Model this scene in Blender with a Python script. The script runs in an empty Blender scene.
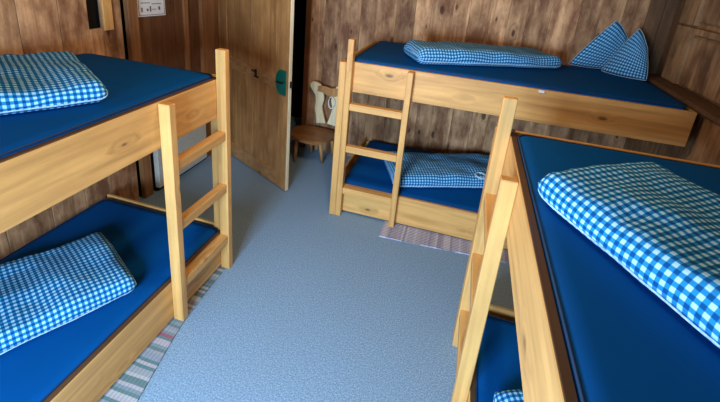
import bpy, bmesh, math, random
from mathutils import Vector, Matrix, noise
random.seed(7)
S = bpy.context.scene
COL = S.collection

# ------------------------------------------------------------ camera
def make_camera():
    yaw, pitch, roll = .2464, -.3221, .0903
    cy, sy, cp, sp, cr, sr = math.cos(yaw), math.sin(yaw), math.cos(pitch), math.sin(pitch), math.cos(roll), math.sin(roll)
    F = Vector((-sy*cp, cy*cp, sp)); r = Vector((cy, sy, 0)); u = r.cross(F)
    R = r*cr + u*sr; U = -r*sr + u*cr
    cam = bpy.data.cameras.new('camera'); o = bpy.data.objects.new('camera', cam); COL.objects.link(o)
    m = Matrix((R, U, -F)).transposed().to_4x4(); m.translation = Vector((1.4845, -1.6372, 2.2007))
    o.matrix_world = m
    cam.sensor_width = 36; cam.lens = 405.15/720*36; cam.shift_y = -(201-101.89)/720
    cam.clip_start = .02
    S.camera = o
make_camera()

# ------------------------------------------------------------ world, lights, exposure
S.view_settings.view_transform = 'Standard'; S.view_settings.look = 'None'
S.view_settings.gamma = 1; S.view_settings.use_curve_mapping = False
S.view_settings.exposure = 0.0
w = bpy.data.worlds.new('world'); S.world = w; w.use_nodes = True
bg = w.node_tree.nodes['Background']; bg.inputs[0].default_value = (.55, .75, 1, 1); bg.inputs[1].default_value = .8
def area(name, loc, target, sx, sy, power, col, spread=180):
    l = bpy.data.lights.new(name, 'AREA'); l.shape = 'RECTANGLE'; l.size = sx; l.size_y = sy; l.energy = power; l.color = col
    l.spread = math.radians(spread)
    o = bpy.data.objects.new(name, l); COL.objects.link(o); o.location = loc
    o.rotation_euler = (Vector(target)-Vector(loc)).to_track_quat('-Z', 'Y').to_euler()
    return o
# daylight of the window behind the photographer
area('window_daylight', (.55, -2.72, 1.42), (.75, 1.0, .6), 1.15, 1.0, 250, (.52, .76, 1.0))
# added point light out of view, warms the upper and far room
LAMP = (.95, .45, 2.72)
def add_warm_light():
    l = bpy.data.lights.new('added_warm_light', 'POINT'); l.energy = 52; l.color = (1, .76, .50); l.shadow_soft_size = .09
    o = bpy.data.objects.new('added_warm_light', l); COL.objects.link(o); o.location = (LAMP[0], LAMP[1], LAMP[2]-.1)
add_warm_light()

# ------------------------------------------------------------ materials
def new_mat(name):
    m = bpy.data.materials.new(name); m.use_nodes = True
    nt = m.node_tree; return m, nt, nt.nodes, nt.links, nt.nodes['Principled BSDF']
def node(N, t, **kw):
    n = N.new(t)
    for k, v in kw.items(): setattr(n, k, v)
    return n
def mathn(N, L, op, a, b=None, c=None):
    n = N.new('ShaderNodeMath'); n.operation = op
    for i, v in enumerate((a, b, c)):
        if v is None: continue
        if isinstance(v, (int, float)): n.inputs[i].default_value = v
        else: L.new(v, n.inputs[i])
    return n.outputs[0]
def mixc(N, L, fac, a, b, mode='MIX'):
    n = N.new('ShaderNodeMix'); n.data_type = 'RGBA'; n.blend_type = mode
    for s, v in ((0, fac), (6, a), (7, b)):
        if isinstance(v, (int, float)): n.inputs[s].default_value = v
        elif isinstance(v, tuple): n.inputs[s].default_value = (*v, 1)
        else: L.new(v, n.inputs[s])
    return n.outputs[2]
def ramp(N, L, f, stops):
    n = N.new('ShaderNodeValToRGB'); e = n.color_ramp.elements
    while len(e) < len(stops): e.new(.5)
    for i, (p, c) in enumerate(stops): e[i].position = p; e[i].color = (*c, 1) if len(c) == 3 else c
    L.new(f, n.inputs[0]); return n.outputs[0]
def wood(name, light, dark, axis='Z', knot=.5, rough=.5, spec=.3, blotch=.35, kscale=5.0, contrast=1.0, island=.3):
    m, nt, N, L, B = new_mat(name)
    tc = N.new('ShaderNodeTexCoord'); geo = N.new('ShaderNodeNewGeometry')
    off = N.new('ShaderNodeVectorMath'); off.operation = 'MULTIPLY_ADD'
    comb = N.new('ShaderNodeCombineXYZ')
    for i in range(3): L.new(geo.outputs['Random Per Island'], comb.inputs[i])
    L.new(comb.outputs[0], off.inputs[0]); off.inputs[1].default_value = (17, 23, 31); L.new(tc.outputs['Object'], off.inputs[2])
    # knots
    ks = {'X': (.45, 1, 1), 'Y': (1, .45, 1), 'Z': (1, 1, .45)}[axis]
    mp = N.new('ShaderNodeMapping'); mp.inputs['Scale'].default_value = ks; L.new(off.outputs[0], mp.inputs[0])
    vo = N.new('ShaderNodeTexVoronoi'); vo.inputs['Scale'].default_value = kscale; L.new(mp.outputs[0], vo.inputs['Vector'])
    sep = N.new('ShaderNodeSeparateColor'); L.new(vo.outputs['Color'], sep.inputs[0])
    size = mathn(N, L, 'MULTIPLY_ADD', sep.outputs[0], .13*knot*2, -.05)
    kn = N.new('ShaderNodeMapRange'); kn.inputs[1].default_value = 0.0; kn.inputs[2].default_value = .05; kn.inputs[3].default_value = 1; kn.inputs[4].default_value = 0
    L.new(mathn(N, L, 'SUBTRACT', vo.outputs['Distance'], size), kn.inputs[0])
    halo = N.new('ShaderNodeMapRange'); halo.inputs[1].default_value = .0; halo.inputs[2].default_value = .28; halo.inputs[3].default_value = 1; halo.inputs[4].default_value = 0
    L.new(mathn(N, L, 'SUBTRACT', vo.outputs['Distance'], size), halo.inputs[0])
    # grain
    gs = {'X': (1.2, 26, 26), 'Y': (26, 1.2, 26), 'Z': (26, 26, 1.2)}[axis]
    mg = N.new('ShaderNodeMapping'); mg.inputs['Scale'].default_value = gs; L.new(off.outputs[0], mg.inputs[0])
    dis = N.new('ShaderNodeVectorMath'); dis.operation = 'MULTIPLY_ADD'
    cb = N.new('ShaderNodeCombineXYZ')
    for i in range(3): L.new(halo.outputs[0], cb.inputs[i])
    L.new(cb.outputs[0], dis.inputs[0]); dis.inputs[1].default_value = (1.3, 1.3, 1.3); L.new(mg.outputs[0], dis.inputs[2])
    g1 = N.new('ShaderNodeTexNoise'); g1.inputs['Scale'].default_value = 1; g1.inputs['Detail'].default_value = 5; g1.inputs['Distortion'].default_value = .4
    L.new(dis.outputs[0], g1.inputs['Vector'])
    col = ramp(N, L, g1.outputs[0], [(.5-.22/contrast, tuple(light[i]*.35+dark[i]*.65 for i in range(3))), (.5, tuple(light[i]*.75+dark[i]*.25 for i in range(3))), (.5+.18/contrast, light)])
    # large blotches of weathering
    bs = {'X': (1.2, 3.5, 3.5), 'Y': (3.5, 1.2, 3.5), 'Z': (3.5, 3.5, 1.5)}[axis]
    mb = N.new('ShaderNodeMapping'); mb.inputs['Scale'].default_value = bs; L.new(off.outputs[0], mb.inputs[0])
    g2 = N.new('ShaderNodeTexNoise'); g2.inputs['Scale'].default_value = 1.7; g2.inputs['Detail'].default_value = 8; g2.inputs['Roughness'].default_value = .65
    L.new(mb.outputs[0], g2.inputs['Vector'])
    bf = ramp(N, L, g2.outputs[0], [(.38, (0, 0, 0)), (.62, (1, 1, 1))])
    col = mixc(N, L, mathn(N, L, 'MULTIPLY', bf, blotch), col, dark)
    rnd = mathn(N, L, 'MULTIPLY_ADD', geo.outputs['Random Per Island'], island, 1-island/2)
    hsv = N.new('ShaderNodeHueSaturation'); L.new(col, hsv.inputs['Color']); L.new(rnd, hsv.inputs['Value'])
    col = mixc(N, L, mathn(N, L, 'MULTIPLY', halo.outputs[0], .25*min(1, knot*2)), hsv.outputs[0], dark)
    col = mixc(N, L, mathn(N, L, 'MULTIPLY', kn.outputs[0], .8), col, tuple(c*.35 for c in dark))
    L.new(col, B.inputs['Base Color']); B.inputs['Roughness'].default_value = rough
    B.inputs['Specular IOR Level'].default_value = spec
    bp = N.new('ShaderNodeBump'); bp.inputs['Strength'].default_value = .15; bp.inputs['Distance'].default_value = .004
    L.new(g1.outputs[0], bp.inputs['Height']); L.new(bp.outputs[0], B.inputs['Normal'])
    return m
def plain(name, c, rough=.5, metal=0, noise_amt=.12, nscale=30, spec=.4, bump=0):
    m, nt, N, L, B = new_mat(name)
    tc = N.new('ShaderNodeTexCoord'); n = N.new('ShaderNodeTexNoise'); n.inputs['Scale'].default_value = nscale; n.inputs['Detail'].default_value = 4
    L.new(tc.outputs['Object'], n.inputs['Vector'])
    L.new(ramp(N, L, n.outputs[0], [(.3, tuple(v*(1-noise_amt) for v in c)), (.7, tuple(min(1, v*(1+noise_amt)) for v in c))]), B.inputs['Base Color'])
    B.inputs['Roughness'].default_value = rough; B.inputs['Metallic'].default_value = metal; B.inputs['Specular IOR Level'].default_value = spec
    if bump:
        b = N.new('ShaderNodeBump'); b.inputs['Strength'].default_value = bump; b.inputs['Distance'].default_value = .003
        L.new(n.outputs[0], b.inputs['Height']); L.new(b.outputs[0], B.inputs['Normal'])
    return m
def gingham(name, period=.026):
    m, nt, N, L, B = new_mat(name)
    tc = N.new('ShaderNodeTexCoord'); sx = N.new('ShaderNodeSeparateXYZ'); L.new(tc.outputs['UV'], sx.inputs[0])
    def stripe(o):
        s = mathn(N, L, 'SINE', mathn(N, L, 'MULTIPLY', o, 2*math.pi/period))
        r = N.new('ShaderNodeMapRange'); r.inputs[1].default_value = -.25; r.inputs[2].default_value = .25; L.new(s, r.inputs[0]); return r.outputs[0]
    a, b = stripe(sx.outputs[0]), stripe(sx.outputs[1])
    f = mathn(N, L, 'MULTIPLY', mathn(N, L, 'ADD', a, b), .5)
    col = ramp(N, L, f, [(0, (.38, .64, .84)), (.5, (.012, .21, .48)), (1, (.001, .065, .23))])
    L.new(col, B.inputs['Base Color']); B.inputs['Roughness'].default_value = .9; B.inputs['Specular IOR Level'].default_value = .15
    n = N.new('ShaderNodeTexNoise'); n.inputs['Scale'].default_value = 9; n.inputs['Detail'].default_value = 5; L.new(tc.outputs['Object'], n.inputs['Vector'])
    bp = N.new('ShaderNodeBump'); bp.inputs['Strength'].default_value = .35; bp.inputs['Distance'].default_value = .02
    L.new(n.outputs[0], bp.inputs['Height']); L.new(bp.outputs[0], B.inputs['Normal'])
    return m
def carpet():
    m, nt, N, L, B = new_mat('carpet')
    tc = N.new('ShaderNodeTexCoord')
    n = N.new('ShaderNodeTexNoise'); n.inputs['Scale'].default_value = 120; n.inputs['Detail'].default_value = 4; L.new(tc.outputs['Object'], n.inputs['Vector'])
    c = ramp(N, L, n.outputs[0], [(.34, (.13, .23, .35)), (.5, (.22, .345, .50)), (.66, (.36, .49, .65))])
    n2 = N.new('ShaderNodeTexNoise'); n2.inputs['Scale'].default_value = 2.2; n2.inputs['Detail'].default_value = 5; L.new(tc.outputs['Object'], n2.inputs['Vector'])
    c = mixc(N, L, mathn(N, L, 'MULTIPLY', n2.outputs[0], .3), c, (.22, .28, .33))
    L.new(c, B.inputs['Base Color']); B.inputs['Roughness'].default_value = .95; B.inputs['Specular IOR Level'].default_value = .1
    bp = N.new('ShaderNodeBump'); bp.inputs['Strength'].default_value = .5; bp.inputs['Distance'].default_value = .006
    L.new(n.outputs[0], bp.inputs['Height']); L.new(bp.outputs[0], B.inputs['Normal'])
    return m
def rag_rug(name, axis, cols, scale, weave=.5):
    m, nt, N, L, B = new_mat(name)
    tc = N.new('ShaderNodeTexCoord'); sx = N.new('ShaderNodeSeparateXYZ'); L.new(tc.outputs['Object'], sx.inputs[0])
    a = sx.outputs[axis]; o = sx.outputs[1-axis]
    nz = N.new('ShaderNodeTexNoise'); nz.inputs['Scale'].default_value = 6; L.new(tc.outputs['Object'], nz.inputs['Vector'])
    a2 = mathn(N, L, 'MULTIPLY_ADD', nz.outputs[0], .012, a)
    fl = mathn(N, L, 'FLOOR', mathn(N, L, 'MULTIPLY', a2, scale))
    wn = N.new('ShaderNodeTexWhiteNoise'); wn.noise_dimensions = '1D'; L.new(fl, wn.inputs['W'])
    r = N.new('ShaderNodeValToRGB'); r.color_ramp.interpolation = 'CONSTANT'; e = r.color_ramp.elements
    while len(e) < len(cols): e.new(.5)
    for i, c in enumerate(cols): e[i].position = i/len(cols); e[i].color = (*c, 1)
    L.new(wn.outputs[0], r.inputs[0])
    wv = mathn(N, L, 'SINE', mathn(N, L, 'MULTIPLY', o, 2*math.pi/.022))
    c = mixc(N, L, mathn(N, L, 'MULTIPLY', mathn(N, L, 'GREATER_THAN', wv, .3), weave), r.outputs[0], (.06, .06, .10))
    L.new(c, B.inputs['Base Color']); B.inputs['Roughness'].default_value = .95
    bp = N.new('ShaderNodeBump'); bp.inputs['Strength'].default_value = .4; bp.inputs['Distance'].default_value = .004
    L.new(wv, bp.inputs['Height']); L.new(bp.outputs[0], B.inputs['Normal'])
    return m
PL, PD = (.82, .45, .15), (.36, .17, .05)
M = {}
for ax in 'XYZ': M['pine'+ax] = wood('pine_'+ax.lower(), PL, PD, ax, knot=.42, blotch=.25, rough=.45, kscale=5.5, island=.12)
M['cap'] = wood('dark_brown_pine', (.13, .065, .03), (.05, .022, .01), 'Y', knot=.2)  # darker brown for the strip along the rail tops
M['wall'] = wood('old_wall_boards', (.72, .41, .21), (.14, .045, .018), 'Z', knot=.85, blotch=.85, rough=.7, kscale=7.5, island=.6)
M['panel'] = wood('dark_wall_panelling', (.20, .085, .035), (.06, .022, .01), 'Z', knot=.3, blotch=.5, rough=.55, island=.25)
M['frame'] = wood('door_frame_wood', (.36, .165, .065), (.12, .045, .018), 'Z', knot=.3, blotch=.4, rough=.5)
M['door'] = wood('door_wood', (.56, .28, .10), (.20, .08, .025), 'Z', knot=.45, blotch=.55, rough=.45, kscale=4)
M['doorX'] = wood('door_wood_crosswise', (.52, .26, .10), (.18, .075, .025), 'X', knot=.35, blotch=.5, rough=.45, kscale=4)
M['rwall'] = wood('brown_side_panelling', (.46, .26, .125), (.10, .042, .018), 'Z', knot=.6, blotch=.8, rough=.6, kscale=6)
M['rframe'] = wood('brown_side_frame', (.17, .085, .04), (.06, .028, .013), 'Z', knot=.4, blotch=.6, rough=.6)
M['seat'] = wood('reddish_seat_wood', (.42, .19, .07), (.17, .07, .025), 'X', knot=.2, blotch=.3, rough=.35)
M['chair'] = wood('orange_chair_wood', (.60, .30, .11), (.2, .09, .03), 'Z', knot=.3, blotch=.3, rough=.4)
M['pale'] = wood('pale_carved_wood', (.80, .68, .45), (.5, .36, .18), 'Z', knot=.2, blotch=.15, rough=.5)
M['blue'] = plain('blue_mattress_cover', (.0, .072, .275), .7, noise_amt=.06, nscale=4, spec=.06, bump=.15)
M['piping'] = plain('dark_blue_piping', (.003, .03, .09), .6)
M['dark'] = plain('unlit_black', (.006, .004, .004), .9)  # near-black colour stands in for the unlit passage
M['iron'] = plain('black_iron', (.015, .013, .012), .5, .6)
M['green'] = plain('green_lock_paint', (.0, .11, .08), .4, noise_amt=.2)
M['white'] = plain('white_card', (.80, .80, .82), .5, noise_amt=.03)
M['ink'] = plain('grey_ink', (.12, .12, .15), .7)
M['cord'] = plain('white_cord', (.8, .8, .75), .8)
M['paleg'] = plain('pale_grey_paint', (.48, .47, .42), .5, noise_amt=.08)
M['cloth'] = gingham('blue_white_gingham')
M['hem'] = plain('pale_blue_hem', (.40, .58, .72), .9, noise_amt=.3, nscale=90)
M['carpet'] = carpet()
M['ceiling'] = wood('ceiling_boards', (.40, .24, .13), (.14, .07, .03), 'Y', knot=.4)
M['glass'] = plain('added_lamp_glass', (.9, .85, .75), .3)
M['rug'] = rag_rug('striped_rag_rug', 1, [(.30, .33, .38), (.10, .20, .22), (.42, .44, .48), (.20, .24, .30), (.12, .20, .22), (.42, .40, .46), (.30, .10, .15), (.26, .30, .38), (.20, .28, .33)], 55, .12)
M['rug2'] = rag_rug('woven_grey_rug', 0, [(.48, .46, .58), (.34, .32, .44), (.60, .58, .66), (.42, .40, .50)], 55, .55)

# ------------------------------------------------------------ mesh helpers
def boxb(bm, lo, hi, T=None, bev=.003, seg=1):
    """box lo..hi (in local u,v,z if T) with bevelled edges"""
    tmp = bmesh.new(); bmesh.ops.create_cube(tmp, size=1)
    for v in tmp.verts:
        v.co = Vector([lo[i]+(v.co[i]+.5)*(hi[i]-lo[i]) for i in range(3)])
    if bev: bmesh.ops.bevel(tmp, geom=list(tmp.edges), offset=min(bev, .45*min(abs(hi[i]-lo[i]) for i in range(3))), segments=seg, affect='EDGES')
    merge(bm, tmp, T)
def merge(bm, tmp, T=None):
    if T:
        for v in tmp.verts: v.co = Vector(T(v.co))
    bmesh.ops.recalc_face_normals(tmp, faces=tmp.faces)
    me = bpy.data.meshes.new('t'); tmp.to_mesh(me); tmp.free(); bm.from_mesh(me); bpy.data.meshes.remove(me)
def tube(bm, pts, rad, n=8, closed=False):
    tmp = bmesh.new(); rings = []
    P = [Vector(p) for p in pts]
    k = len(P)
    for i, p in enumerate(P):
        a = P[i-1] if (i > 0 or closed) else P[i]; b = P[(i+1) % k] if (i < k-1 or closed) else P[i]
        d = (b-a).normalized(); ref = Vector((0, 0, 1)) if abs(d.z) < .9 else Vector((1, 0, 0))
        x = d.cross(ref).normalized(); y = d.cross(x)
        r = rad[i] if isinstance(rad, (list, tuple)) else rad
        rings.append([tmp.verts.new(p+(x*math.cos(t)+y*math.sin(t))*r) for t in [2*math.pi*j/n for j in range(n)]])
    for i in range(k if closed else k-1):
        A, B2 = rings[i], rings[(i+1) % k]
        for j in range(n): tmp.faces.new((A[j], A[(j+1) % n], B2[(j+1) % n], B2[j]))
    if not closed:
        tmp.faces.new(rings[0]); tmp.faces.new(rings[-1][::-1])
    merge(bm, tmp)
def prism(bm, outline, axis, lo, hi, bev=0):
    """outline of 2-D points extruded along axis ('X','Y','Z')"""
    tmp = bmesh.new()
    def mk(p, q):
        return {'X': (q, p[0], p[1]), 'Y': (p[0], q, p[1]), 'Z': (p[0], p[1], q)}[axis]
    a = [tmp.verts.new(mk(p, lo)) for p in outline]; b = [tmp.verts.new(mk(p, hi)) for p in outline]
    tmp.faces.new(a); tmp.faces.new(b[::-1])
    k = len(a)
    for i in range(k): tmp.faces.new((a[i], a[(i+1) % k], b[(i+1) % k], b[i]))
    bmesh.ops.recalc_face_normals(tmp, faces=tmp.faces)
    if bev: bmesh.ops.bevel(tmp, geom=[e for e in tmp.edges], offset=bev, segments=2, affect='EDGES')
    merge(bm, tmp)
def obj(name, bm, mat, parent=None, smooth=False):
    me = bpy.data.meshes.new(name)
    off = Vector((0, 0, 0))
    if parent is not None:
        off = world_loc(parent)
        for v in bm.verts: v.co -= off
    bm.to_mesh(me); bm.free()
    o = bpy.data.objects.new(name, me); COL.objects.link(o)
    if mat: me.materials.append(mat)
    if smooth:
        for p in me.polygons: p.use_smooth = True
    if parent is not None: o.parent = parent
    return o
def world_loc(o):
    l = Vector(o.location)
    while o.parent: o = o.parent; l += Vector(o.location)
    return l
def rebase(o, base):
    """give a top-level mesh its origin at its base"""
    b = Vector(base)
    for v in o.data.vertices: v.co -= b
    o.location = b
def tag(o, label, cat=None, group=None):
    o['label'] = label
    if cat: o['category'] = cat
    if group: o['group'] = group
    return o
def thing(name, label, cat, loc, group=None):
    o = bpy.data.objects.new(name, None); COL.objects.link(o); o.location = loc; o.empty_display_size = .1
    return tag(o, label, cat, group)
def struct(name, bm, mat, parent=None, smooth=False):
    o = obj(name, bm, mat, parent, smooth)
    if parent is None: o['kind'] = 'structure'
    return o
def NB(): return bmesh.new()
def bx(lo, hi, T=None, bev=.003):
    b = NB(); boxb(b, lo, hi, T, bev); return b

# ------------------------------------------------------------ the room
XL, XR, YB, YN, ZC = -1.15, 3.15, 2.68, -2.6, 2.75
struct('floor', bx((XL-.15, YN-.15, -.12), (XR+.15, YB+1.0, 0), bev=0), M['carpet'])
struct('ceiling', bx((XL-.15, YN-.15, ZC), (XR+.15, YB+1.0, ZC+.1), bev=0), M['ceiling'])
def planks(bm, a0, a1, z0, z1, T, wmin=.16, wmax=.27, th=.025):
    a = a0
    while a < a1-.001:
        w_ = random.uniform(wmin, wmax); b_ = min(a+w_, a1)
        if a1-b_ < .08: b_ = a1
        boxb(bm, (a+.0006, 0, z0), (b_-.0006, th, z1), T, .0015)
        a = b_
# back wall: boards right of the doorway, and above it
DX0, DX1, DZ = -1.08, -.285, 2.15
b = NB()
Tb = lambda p: (p[0], YB+p[1], p[2])
planks(b, DX1, XR+.12, 0, ZC, Tb)
planks(b, XL, DX1, DZ, ZC, Tb)
boxb(b, (XL, 0, 0), (DX0, .025, DZ), Tb)
struct('wall_back', b, M['wall'])
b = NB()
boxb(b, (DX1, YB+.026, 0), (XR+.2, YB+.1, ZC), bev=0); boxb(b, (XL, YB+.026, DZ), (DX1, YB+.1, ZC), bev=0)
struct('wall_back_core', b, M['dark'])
# passage behind the doorway, its darkness painted near-black
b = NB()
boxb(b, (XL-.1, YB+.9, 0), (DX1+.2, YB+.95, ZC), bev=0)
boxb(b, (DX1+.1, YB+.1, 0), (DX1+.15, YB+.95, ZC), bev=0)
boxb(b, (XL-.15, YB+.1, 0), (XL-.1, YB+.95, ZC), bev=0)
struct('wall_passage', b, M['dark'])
# left wall: boards up to the recess, then panelling
b = NB()
Tl = lambda p: (XL-p[1], p[0], p[2])
SL0, SL1, SZ = .675, .785, 1.60     # tall dark slot cut in the boards
edges = [YN]
while edges[-1] < .40: edges.append(edges[-1]+random.uniform(.3, .42))
edges[-1] = .46
edges = [YN, -2.2, -1.85, -1.5, -1.1, -.75, -.4, -.1, .20, .46]

for a_, c_ in zip(edges[:-1], edges[1:]): boxb(b, (a_+.0015, 0, 0), (c_-.0015, .025, ZC), Tl)
boxb(b, (.4615, 0, 0), (SL0-.001, .025, ZC), Tl)
boxb(b, (SL0, 0, 0), (SL1, .025, SZ), Tl); boxb(b, (SL0, 0, 2.3), (SL1, .025, ZC), Tl)
boxb(b, (SL1+.001, 0, 0), (.965, .025, ZC), Tl)
struct('wall_left', b, M['wall'])
b = NB(); boxb(b, (XL-.12, YN-.1, 0), (XL-.06, YB+.1, ZC), bev=0)
struct('wall_left_core', b, M['dark'])
struct('trim_1', bx((XL, SL1+.005, SZ-.02), (XL+.018, SL1+.085, 2.3)), M['pineZ'])      # pale strip beside the slot
struct('trim_2', bx((XL-.025, 1.015, 0), (XL+.02, 1.115, ZC)), M['frame'])
struct('wall_left_panelling', (lambda b: (planks(b, 1.115, 1.70, 0, ZC, lambda p: (XL-.02-p[1], p[0], p[2]), .14, .2),
        planks(b, 1.76, 1.94, 0, ZC, lambda p: (XL-.02-p[1], p[0], p[2]), .2, .25), b)[-1])(NB()), M['panel'])
struct('trim_3', bx((XL-.03, 1.70, 0), (XL-.003, 1.76, ZC)), M['frame'])
struct('trim_4', bx((XL-.025, 1.94, 0), (XL+.015, 2.215, ZC)), M['frame'])
struct('wall_left_corner', bx((XL-.05, 2.235, 0), (XL-.005, YB, ZC)), M['frame'])
struct('shadow_gap_left', bx((XL, 1.16, 0), (XL+.02, 1.93, .05)), M['iron'])  # near-black strip painted for the shadow gap under the grey panel
# right wall: upper frame-and-panel work, set back above a ledge
XU = 3.20
b = NB(); boxb(b, (XU+.03, YN, 1.42), (XU+.06, YB+.1, ZC), bev=0)
struct('wall_right', b, M['rwall'])
b = NB()
for x0, x1 in ((3.0, 3.115), (3.117, XU+.03)): boxb(b, (x0, YB-.03, 1.46), (x1, YB-.001, ZC), bev=.006)
struct('trim_5', b, M['rframe'])
struct('trim_6', bx((XU+.006, 2.497, 1.498), (XU+.03, YB-.031, ZC)), M['rframe'])
b = NB()
for y0, y1 in ((2.23, 2.49), (1.0, 1.12), (-.3, -.15)): boxb(b, (XU-.012, y0, 1.498), (XU+.03, y1, 1.962)); boxb(b, (XU-.012, y0, 1.980), (XU+.03, y1, ZC))
struct('trim_7', b, M['rwall'])
struct('trim_10', bx((XU-.010, YN, 1.915), (XU+.03, 2.229, 1.962)), M['rwall'])
b = NB()
for y0, y1 in ((1.13, 2.22), (-.14, .99), (-1.4, -.31)):
    for z0, z1 in ((1.5, 1.905), (2.0, 2.5)):
        boxb(b, (XU+.004, y0, z0), (XU+.045, y1, z1), bev=.02)
struct('trim_11', b, M['rwall'])
b = NB(); boxb(b, (XR-.095, YN, 1.46), (XU+.03, 2.60, 1.495), bev=.005)
struct('trim_8', b, M['rframe'])                         # ledge
b = NB(); planks(b, YN, YB, 0, 1.452, lambda p: (XR+p[1], p[0], p[2]), .18, .28)
struct('wall_right_boards', b, M['rwall'])
# wall behind the photographer with its window
WX0, WX1, WZ0, WZ1 = -.1, 1.2, .85, 2.0
b = NB()
Tn = lambda p: (p[0], YN-p[1], p[2])
planks(b, XL-.1, WX0, 0, ZC, Tn, th=.1); planks(b, WX1, XR+.1, 0, ZC, Tn, th=.1)
boxb(b, (WX0, 0, 0), (WX1, .1, WZ0), Tn); boxb(b, (WX0, 0, WZ1), (WX1, .1, ZC), Tn)
struct('wall_front', b, M['wall'])
b = NB()
for lo, hi in (((WX0, WZ0), (WX0+.05, WZ1)), ((WX1-.05, WZ0), (WX1, WZ1)), ((WX0, WZ0), (WX1, WZ0+.05)), ((WX0, WZ1-.05), (WX1, WZ1)), (((WX0+WX1)/2-.02, WZ0), ((WX0+WX1)/2+.02, WZ1))):
    boxb(b, (lo[0], YN-.09, lo[1]), (hi[0], YN-.04, hi[1]))
struct('window_1', b, M['frame'])
# added lamp base for the warm light, unseen above the frame
t = thing('added_ceiling_lamp', 'added ceiling lamp out of view, put in for the warm light', 'lamp', (LAMP[0], LAMP[1], ZC))
b = NB(); tube(b, [(LAMP[0], LAMP[1], ZC), (LAMP[0], LAMP[1], ZC-.03)], .11, 24); obj('base', b, M['iron'], t, True)

# ------------------------------------------------------------ door leaf, open into the room
def door():
    hx, hy = -1.125, 2.197; ex, ey = -.026, 1.635
    d = Vector((ex-hx, ey-hy, 0)); Ln = d.length; d.normalize(); n = Vector((d.y, -d.x, 0))   # n points at the camera side
    if n.y > 0: n = -n
    T = lambda p: (ex-d.x*p[0]-n.x*p[1], ey-d.y*p[0]-n.y*p[1], p[2])   # p0: distance from free edge, p1: depth behind the face
    t = thing('door', 'old brown wooden door with iron latch standing half open into the room', 'door', (hx, hy, 0))
    H = 2.12
    b = NB(); boxb(b, (0.0, 0, .012), (.15, .038, H), T); obj('stile', b, M['door'], t)
    b = NB(); boxb(b, (Ln-.17, 0, .012), (Ln, .038, H), T); obj('stile', b, M['door'], t)
    for z0, z1 in ((1.045, 1.175), (.012, .17), (1.98, H)):
        b = NB(); boxb(b, (.151, .001, z0), (Ln-.171, .037, z1), T); obj('cross_rail', b, M['doorX'], t)
    for z0, z1 in ((.17, 1.045), (1.175, 1.98)):
        b = NB()
        k = 2; w_ = (Ln-.32)/k
        for i in range(k): boxb(b, (.15+i*w_, .010, z0-.003), (.15+(i+1)*w_-.001, .028, z1+.003), T, .002)
        obj('door_panel', b, M['door'], t)
    b = NB(); boxb(b, (-.006, .002, .012), (0, .036, H), T); pe = obj('edge_strip', b, M['pale'], t); pe['label'] = 'pale free edge of the door'  # paler strip along the free edge of the leaf
    # painted lock plate: rounded towards the hinge side
    out = [(.03, 1.0), (.03, 1.24)] + [(.10+.085*math.sin(a), 1.12+.12*math.cos(a)) for a in [math.pi*i/14 for i in range(15)]]
    tmp = NB(); prism(tmp, out, 'Y', -.008, 0)
    b = NB(); merge(b, tmp, T); lp = obj('lock_plate', b, M['green'], t); lp['label'] = 'green painted lock plate'
    b = NB(); boxb(b, (.06, -.03, 1.115), (.075, -.008, 1.13), T); boxb(b, (.06, -.036, 1.112), (.14, -.026, 1.13), T); obj('lever_handle', b, M['iron'], lp)
    # iron latch in the middle of the cross rail
    b = NB(); tmp = NB()
    boxb(tmp, (.50, -.02, 1.07), (.515, -.001, 1.15)); boxb(tmp, (.44, -.03, 1.075), (.515, -.018, 1.09)); boxb(tmp, (.50, -.03, 1.125), (.56, -.018, 1.14))
    merge(b, tmp, T); obj('latch', b, M['iron'], t)
    b = NB(); boxb(b, (-.03, .01, 1.09), (-.006, .03, 1.15), T); obj('bolt', b, M['iron'], t)
    for z in (.3, 1.8):
        b = NB(); tube(b, [(hx-.012, hy+.012, z), (hx-.012, hy+.012, z+.12)], .011, 10); obj('hinge', b, M['iron'], t, True)
door()
# door frame post at the doorway
struct('trim_9', bx((DX1-.03, YB-.012, 0), (DX1+.03, YB+.03, DZ)), M['panel'])

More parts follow.
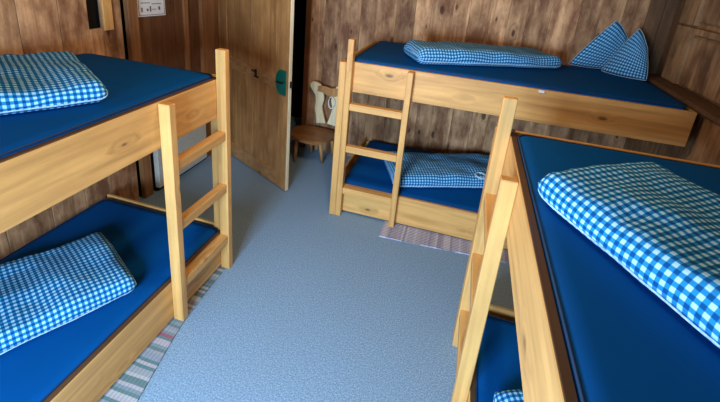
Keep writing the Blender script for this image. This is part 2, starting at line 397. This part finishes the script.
# ------------------------------------------------------------ bunk beds
A_, B_ = .0495, .069
def bunk(name, label, T, base, Lh, endth, axis, rungs_mat, cap=True, wallposts=False, width=1.08, endv=(0, B_), nearv=(0, B_), pz=0):
    ax = axis; other = 'X' if axis == 'Y' else 'Y'
    t = thing(name, label, 'bunk bed', base, 'three pine bunk beds')
    y2 = .5033; e0 = y2+A_; e1 = e0+endth
    pm, om, zm = M['pine'+ax], M['pine'+other], M['pineZ']
    P = lambda nm, lo, hi, m, bev=.004: obj(nm, bx(lo, hi, T, bev), m, t)
    P('ladder_post', (0, 0, pz), (A_, B_, 1.442), zm, .004)
    P('ladder_post', (y2, 0, 0), (e0, B_, 1.642), zm, .004)
    P('end_post', (e0+.001, endv[0], 0), (e1, endv[1], 1.45), zm)
    if nearv: P('end_post', (-Lh+.001, nearv[0], 0), (-Lh+.06, nearv[1], 1.44), zm)
    for z0, z1 in ((1.04, 1.10), (.65, .71), (.235, .296)):
        P('rung', (A_+.0005, .006, z0), (y2-.0005, B_-.006, z1), pm)
    for nm, z0, z1 in (('upper_side_rail', 1.1875, 1.447), ('lower_side_rail', .022, .2915)):
        r = P(nm, (-Lh, -.03, z0), (e1, -.0005, z1), pm, .003)
        if cap:
            c = obj('rail_edge', bx((-Lh, -.0295, z1), (e1, -.003, z1+.005), T, .002), M['cap'], r)
            c['label'] = 'dark brown top edge of the rail'
    for z0, z1 in ((1.1875, 1.447), (.03, .305)):
        P('end_board', (e1-.022, -width, z0), (e1-.001, -.086 if endv[0] < 0 else -.031, z1), om, .003)
        P('head_board', (-Lh, -width, z0), (-Lh+.022, -.031, z1), om, .003)
        P('wall_rail', (-Lh+.023, -width, z0), (e1-.023, -width+.022, z1-.04), pm, .003)
    for z in (1.335, .168):
        P('mattress_base', (-Lh+.023, -width+.023, z), (e1-.023, -.031, z+.018), om, .002)
    if wallposts:
        for u in (-Lh, e1-.05): P('wall_post', (u, -width-.051, 0), (u+.05, -width-.001, 1.45), zm)
    return t
TL = lambda p: (p[1], p[0], p[2])
TR = lambda p: (1.7706-p[1], -.0822+p[0], p[2])
TK = lambda p: (1.1162-p[0], 1.5287-p[1], p[2])
bunk('bunk_bed', 'pine bunk bed along the left wall, its ladder facing the aisle', TL, (.035, .28, 0), 1.8, .05, 'Y', 'pineY', endv=(-.085, -.031), pz=.0095)
bunk('bunk_bed', 'pine bunk bed cut off at the lower right, seen from above its ladder', TR, (1.736, .2, 0), 1.98, .055, 'Y', 'pineY', wallposts=True)
bunk('bunk_bed', 'pine bunk bed standing along the back wall beside the small chair', TK, (.865, 1.494, 0), 1.962, .0595, 'X', 'pineX', cap=False, width=1.12, nearv=None, pz=.0105)

def rounded_rect(x0, x1, y0, y1, r, k=6):
    pts = []
    for cx, cy, a0 in ((x1-r, y1-r, 0), (x0+r, y1-r, 90), (x0+r, y0+r, 180), (x1-r, y0+r, 270)):
        for i in range(k+1):
            a = math.radians(a0+90*i/k); pts.append((cx+r*math.cos(a), cy+r*math.sin(a)))
    return pts
def mattress(label, x0, x1, y0, y1, z0, z1, group='blue covered mattresses', label_tag=None):
    t = thing('mattress', label, 'mattress', ((x0+x1)/2, (y0+y1)/2, z0), group)
    b = NB(); out = rounded_rect(x0, x1, y0, y1, .05)
    tmp = bmesh.new(); rings = []
    prof = [(.006, 0), (0, .008), (0, z1-z0-.02), (.004, z1-z0-.008), (.016, z1-z0), (.05, z1-z0+.002)]
    cx, cy = (x0+x1)/2, (y0+y1)/2
    for ins, h in prof:
        rr = rounded_rect(x0+ins, x1-ins, y0+ins, y1-ins, max(.008, .05-ins*.6))
        rings.append([tmp.verts.new((p[0], p[1], z0+h)) for p in rr])
    n = len(rings[0])
    for A, B2 in zip(rings[:-1], rings[1:]):
        for j in range(n): tmp.faces.new((A[j], A[(j+1) % n], B2[(j+1) % n], B2[j]))
    tmp.faces.new(rings[0][::-1]); tmp.faces.new(rings[-1])
    merge(b, tmp); obj('cover', b, M['blue'], t, True)
    b = NB(); tube(b, [(p[0], p[1], z1-.006) for p in rounded_rect(x0, x1, y0, y1, .05)], .0045, 6, True)
    obj('piping', b, M['piping'], t, True)
    if label_tag:
        b = NB(); boxb(b, *label_tag, bev=.002); q = obj('care_tag', b, M['white'], t); q['label'] = 'small white tag on the mattress side'
    return t
mattress('blue mattress on the upper left bunk under a gingham duvet', -1.055, -.033, -1.77, .545, 1.354, 1.468)
mattress('blue mattress on the lower left bunk inside its pine rails', -1.055, -.033, -1.77, .545, .187, .305)
mattress('blue mattress on the upper right bunk filling the lower right corner', 1.804, 2.82, -1.98, .43, 1.354, 1.468)
mattress('blue mattress on the lower right bunk seen between the ladder and the rail', 1.804, 2.82, -1.98, .43, .187, .305)
mattress('dark blue mattress on the upper back bunk with a folded duvet and two pillows', .585, 3.035, 1.563, 2.60, 1.354, 1.468,
         label_tag=((2.05, 1.515, 1.425), (2.09, 1.528, 1.446)))
mattress('dark blue mattress on the lower back bunk under a gingham duvet', .585, 3.03, 1.563, 2.60, .187, .305)

# ------------------------------------------------------------ gingham duvets
def duvet(label, C0, e1, e2, L1, L2, h, z0, seed, groove=0, taper=0, edge_r=None):
    """folded duvet: corner C0, long direction e1, short direction e2"""
    e1 = Vector((*e1, 0)).normalized(); e2 = Vector((*e2, 0)).normalized()
    C0 = Vector((*C0, z0)); mid = C0+e1*L1/2+e2*L2/2
    t = thing('folded_duvet', label, 'duvet', (mid.x, mid.y, z0), 'blue and white gingham duvets')
    r = h*.5
    prof = []      # (across, z, arc)
    nw, nr = 30, 9
    prof += [(r+(L2-2*r)*i/nw, 0) for i in range(nw)]
    prof += [(L2-r+r*math.sin(a), r-r*math.cos(a)) for a in [math.pi*i/nr for i in range(nr)]]
    prof += [(L2-r-(L2-2*r)*i/nw, h) for i in range(nw)]
    prof += [(r-r*math.sin(a), r+r*math.cos(a)) for a in [math.pi*i/nr for i in range(nr+0)]]
    arc = [0]
    for i in range(1, len(prof)+1):
        p, q = prof[i % len(prof)], prof[i-1]; arc.append(arc[-1]+math.hypot(p[0]-q[0], p[1]-q[1]))
    ends = [0, .02, .06, .14, .26, .42, .62, .82, 1.0]
    ts = []
    for s in ends: ts.append((r*s, math.sqrt(max(0, 1-(1-s)**2))))
    nl = int((L1-2*r)/.03)
    body = [(r+(L1-2*r)*i/nl, 1.0) for i in range(1, nl)]
    ts = ts+body+[(L1-x, k) for x, k in ts[::-1]]
    bm = bmesh.new(); uvl = bm.loops.layers.uv.new('UVMap'); rings = []; vs = [0]
    prev = None
    for (x, k) in ts:
        kk = .16+.84*k; tf = 1-taper*max(0, (x/L1-.55)/.45)
        ring = []
        for j, (a, z) in enumerate(prof):
            wz = (z-h/2)*kk*tf+h/2*(1 if not taper else tf)
            aw = L2/2+(a-L2/2)*(1-.07*(1-k))
            p = C0+e1*x+e2*aw+Vector((0, 0, wz))
            nz = noise.noise(Vector((p.x*5, p.y*5, p.z*7+seed)))*.016+noise.noise(Vector((p.x*14, p.y*14, p.z*14+seed)))*.006
            if z > h*.3: p.z += nz*1.2
            side = (a < r*1.2 or a > L2-r*1.2 or k < .95)
            if side: p += (e2*(1 if a > L2/2 else -1))*nz*.6
            bulge = 1-((a-L2/2)/(L2/2))**2
            if z > h*.9: p.z += .012*bulge
            if groove and side:
                for gz in ((.5,) if groove == 1 else (.32, .64)):
                    g = math.exp(-((z/h-gz)/.07)**2)*.016
                    p += (mid+Vector((0, 0, 0))-Vector((p.x, p.y, z0))).normalized()*g
            p.z = max(p.z, z0+.0005)
            ring.append(bm.verts.new(p))
        if prev is not None: vs.append(vs[-1]+max(.003, math.hypot(x-prev[0], (k-prev[1])*h/2)))
        prev = (x, k); rings.append(ring)
    n = len(prof)
    for i in range(len(rings)-1):
        for j in range(n):
            f = bm.faces.new((rings[i][j], rings[i][(j+1) % n], rings[i+1][(j+1) % n], rings[i+1][j]))
            for lp, (u_, v_) in zip(f.loops, ((arc[j], vs[i]), (arc[j+1], vs[i]), (arc[j+1], vs[i+1]), (arc[j], vs[i+1]))): lp[uvl].uv = (u_, v_)
    def cap(ring, x):
        # close the small end by a strip between top and bottom halves
        m_ = n//2
        for j in range(m_):
            a_, b_, c_, d_ = ring[j], ring[j+1], ring[(n-1-j) % n], ring[(n-j) % n]
            q = []
            for v in (a_, b_, c_, d_):
                if v not in q: q.append(v)
            if len(q) >= 3:
                try:
                    f = bm.faces.new(q)
                    for lp in f.loops:
                        dd = lp.vert.co-C0; lp[uvl].uv = (dd.dot(e2), dd.z)
                except ValueError: pass
    cap(rings[0], 0); cap(rings[-1], L1)
    bmesh.ops.recalc_face_normals(bm, faces=bm.faces)
    hem = NB(); k0 = 0.0
    # seam running round the far end and along the aisle side, near the bottom
    pts = []
    for i in range(len(rings)-1, -1, -1): pts.append(rings[i][n-3].co.copy())
    for j in range(n-3, n//2, -2): pts.append(rings[0][j].co.copy())
    tube(hem, pts, .0035, 6)
    obj('cover', bm, M['cloth'], t, True); obj('hem', hem, M['hem'], t, True)
    return t
duvet('folded blue gingham duvet on the upper left bunk', (-.125, -.165), (-.51, -.86), (-.86, .51), .60, .80, .10, 1.470, 1)
duvet('folded blue gingham duvet on the lower left bunk', (-.10, -.145), (-.455, -.89), (-.89, .455), .93, .62, .11, .3075, 2)
d = duvet('long folded blue gingham duvet on the upper back bunk with layered left end', (1.125, 1.625), (.88, .475), (-.475, .88), 1.37, .44, .135, 1.470, 3, groove=2, taper=.22)
dl = duvet('folded blue gingham duvet on the lower back bunk behind the right ladder', (1.05, 1.60), (.92, .39), (-.39, .92), 1.35, .56, .13, .3075, 4, groove=1)
duvet('large folded blue gingham duvet on the upper right bunk nearest the camera', (1.79, -.245), (.50, -.866), (.81, .585), 1.25, .58, .115, 1.470, 5)
duvet('blue gingham duvet on the lower right bunk, only its corner showing at the bottom edge', (1.86, -.12), (.3, -.95), (.95, .3), 1.2, .62, .12, .3075, 6)
# pale printed ring on the lower back duvet
b = NB()
tube(b, [(1.80+.045*math.cos(a), 1.94+.055*math.sin(a), .4575) for a in [2*math.pi*i/20 for i in range(20)]], .009, 6, True)
q = obj('woven_ring_label', b, M['hem'], dl, True); q['label'] = 'pale ring shaped mark on the gingham'

# ------------------------------------------------------------ pillows leaning on the back wall
def pillow(label, A, B, C, D, th, seed):
    A, B, C, D = map(Vector, (A, B, C, D)); ctr = (A+B+C+D)/4
    t = thing('pillow', label, 'pillow', tuple((A+D)/2), 'gingham pillows leaning on the back wall')
    nrm = (C-A).cross(D-B).normalized()
    if nrm.y > 0: nrm = -nrm
    bm = bmesh.new(); uvl = bm.loops.layers.uv.new('UVMap'); n = 18; G = [{}, {}]
    for s in (0, 1):
        for i in range(n+1):
            for j in range(n+1):
                u, v = i/n, j/n
                if s and (i in (0, n) or j in (0, n)): G[1][i, j] = G[0][i, j]; continue
                uu, vv = 2*u-1, 2*v-1
                # edges drawn in slightly so the corners stick out
                pu = .5+.5*uu*(1+.08*(1-vv*vv)); pv = .5+.5*vv*(1+.06*(1-uu*uu))
                p = (A*(1-pu)+D*pu)*(1-pv)+(B*(1-pu)+C*pu)*pv
                k = ((1-uu**2)*(1-vv**2))**.45
                p += nrm*th*k*(1 if s == 0 else -.35); p.y = min(p.y, 2.672)
                p += nrm*noise.noise(Vector((u*5, v*5, seed)))*.014*k
                G[s][i, j] = bm.verts.new(p)
    w_, h_ = (D-A).length*.5+(C-B).length*.5, (B-A).length*.5+(C-D).length*.5
    w_ = max(w_, .38); h_ = max(h_, .38)
    for s in (0, 1):
        for i in range(n):
            for j in range(n):
                ks = [(i, j), (i+1, j), (i+1, j+1), (i, j+1)]
                f = bm.faces.new([G[s][k] for k in (ks if s == 0 else ks[::-1])])
                for lp, k in zip(f.loops, (ks if s == 0 else ks[::-1])): lp[uvl].uv = (k[0]/n*w_, k[1]/n*h_)
    edge = [G[0][i, 0].co.copy() for i in range(n)]+[G[0][n, j].co.copy() for j in range(n)]+[G[0][i, n].co.copy() for i in range(n, 0, -1)]+[G[0][0, j].co.copy() for j in range(n, 0, -1)]
    bmesh.ops.recalc_face_normals(bm, faces=bm.faces)
    obj('cover', bm, M['cloth'], t, True)
    b = NB(); tube(b, edge, .0028, 6, True); obj('hem', b, M['hem'], t, True)
pillow('blue gingham pillow leaning on the back wall, the left one of two', (2.45, 2.60, 1.485), (2.77, 2.665, 1.93), (2.93, 2.665, 1.74), (2.84, 2.61, 1.485), .045, 1)
pillow('blue gingham pillow in the room corner, overlapping the other pillow', (2.70, 2.46, 1.485), (2.925, 2.53, 1.89), (3.0, 2.44, 1.74), (3.0, 2.27, 1.485), .055, 2)

# ------------------------------------------------------------ small chair by the back wall
def chair():
    t = thing('wooden_chair', 'small wooden chair with pale carved back posts against the back wall', 'chair', (-.03, 2.40, 0))
    sz = .345
    out = [(-.31, 2.50), (-.315, 2.36), (-.27, 2.24), (-.12, 2.16), (.05, 2.15), (.17, 2.24), (.215, 2.38), (.20, 2.56), (-.05, 2.60), (-.24, 2.58)]
    b = NB(); prism(b, out, 'Z', sz-.035, sz, .008); obj('seat', b, M['seat'], t)
    for (x, y), (fx, fy) in (((-.19, 2.27), (-.21, 2.27)), ((.09, 2.26), (.085, 2.38)), ((-.13, 2.50), (-.13, 2.59)), ((.13, 2.52), (.15, 2.59))):
        b = NB(); tube(b, [(fx, fy, 0), ((x*.5+fx*.5), (y*.5+fy*.5), sz*.5), (x, y, sz-.034)], [.015, .021, .018], 10); obj('leg', b, M['chair'], t, True)
    # back: two S-shaped uprights with rounded heads, and a shaped brown top rail
    yb0, yb1 = 2.575, 2.605
    post = [(-0.086, 0.398), (-0.091, 0.48), (-0.115, 0.572), (-0.105, 0.67), (-0.115, 0.744), (-0.156, 0.794), (-0.185, 0.84), (-0.181, 0.874), (-0.158, 0.898), (-0.114, 0.901), (-0.06, 0.881), (-0.043, 0.846), (-0.019, 0.798), (-0.006, 0.706), (-0.028, 0.607), (-0.004, 0.515), (0.026, 0.413)]
    for mir in (False, True):
        o = [((.075-x) if mir else x, z) for x, z in post]
        b = NB(); prism(b, o, 'Y', yb0, yb1, .004); q = obj('back_post', b, M['pale'], t); q['label'] = 'pale S-shaped back post with a rounded head'
    o = [(-.09, .80), (-.03, .79), (.05, .76), (.12, .76), (.20, .79), (.24, .80), (.25, .86), (.18, .87), (.08, .855), (.0, .87), (-.08, .865)]
    b = NB(); prism(b, o, 'Y', yb0-.012, yb0-.001, .003); obj('top_rail', b, M['chair'], t)
    o = [(-.045, .348), (.18, .348), (.13, .52), (.10, .60), (.0, .60), (-.01, .50)]
    b = NB(); tube(b, [(.09+.045*math.sin(a)*(1 if a < 3 else .7), 2.553, .69+.07*math.cos(a)) for a in [2*math.pi*i/18 for i in range(18)]], .006, 6, True)
    q = obj('cord_loop', b, M['cord'], None, True); rebase(q, (.09, 2.56, .62)); tag(q, 'white cord loop hanging on the back of the small chair', 'cord')
chair()

# ------------------------------------------------------------ card, grey panel, rugs
t = thing('notice_card', 'white notice card with grey symbols on the dark left panelling', 'notice', (XL-.012, 1.30, 1.64))
def cardT(p): return (XL-.0195+p[0], 1.145+p[1], 1.645+p[2]-.03*p[1])
b = NB(); boxb(b, (0, 0, 0), (.006, .32, .25), cardT, .001); obj('card', b, M['white'], t)
b = NB()
for y0, y1, z0, z1 in ((.012, .308, .010, .014), (.012, .308, .236, .240), (.012, .016, .010, .24), (.304, .308, .010, .24)): boxb(b, (.006, y0, z0), (.008, y1, z1), cardT, 0)
obj('border', b, M['ink'], t)
for y0, y1, z0, z1 in ((.04, .055, .04, .075), (.10, .12, .045, .065), (.135, .15, .04, .085), (.16, .21, .055, .06), (.235, .255, .05, .08), (.04, .14, .11, .116), (.16, .27, .10, .106), (.05, .26, .14, .146), (.05, .10, .17, .21), (.15, .2, .17, .21), (.23, .27, .17, .21)):
    b = NB(); boxb(b, (.006, y0, z0), (.0075, y1, z1), cardT, 0); obj('symbol', b, M['ink'], t)
t = thing('grey_wall_panel', 'low pale grey flat panel on the left wall beyond the foot of the left bunk', 'panel', (XL+.05, 1.5, .05))
b = NB(); boxb(b, (XL+.022, 1.14, .055), (XL+.075, 1.86, .56), bev=.006); obj('board', b, M['paleg'], t)
b = NB(); boxb(b, (XL+.022, 1.14, .561), (XL+.08, 1.86, .575), bev=.003); obj('top_edge', b, M['paleg'], t)

def slab_poly(pts, z0, z1):
    b = NB(); prism(b, pts, 'Z', z0, z1); return b
o = obj('striped_rug', slab_poly([(-.55, -1.2), (.27, -1.2), (.168, -.48), (.085, -.1), (.062, .05), (.045, .30), (.04, .485), (-.56, .495)], .0005, .009), M['rug'])
rebase(o, (-.2, -.3, 0)); tag(o, 'striped grey and teal rag rug half under the left bunk', 'rug')
o = obj('woven_rug', slab_poly([(1.02, 1.305), (1.4, 1.325), (1.85, 1.36), (2.7, 1.40), (2.7, 1.95), (1.03, 1.93)], .0005, .010), M['rug2'])
rebase(o, (1.7, 1.6, 0)); tag(o, 'grey woven rug with fine checks in front of the back bunk', 'rug')
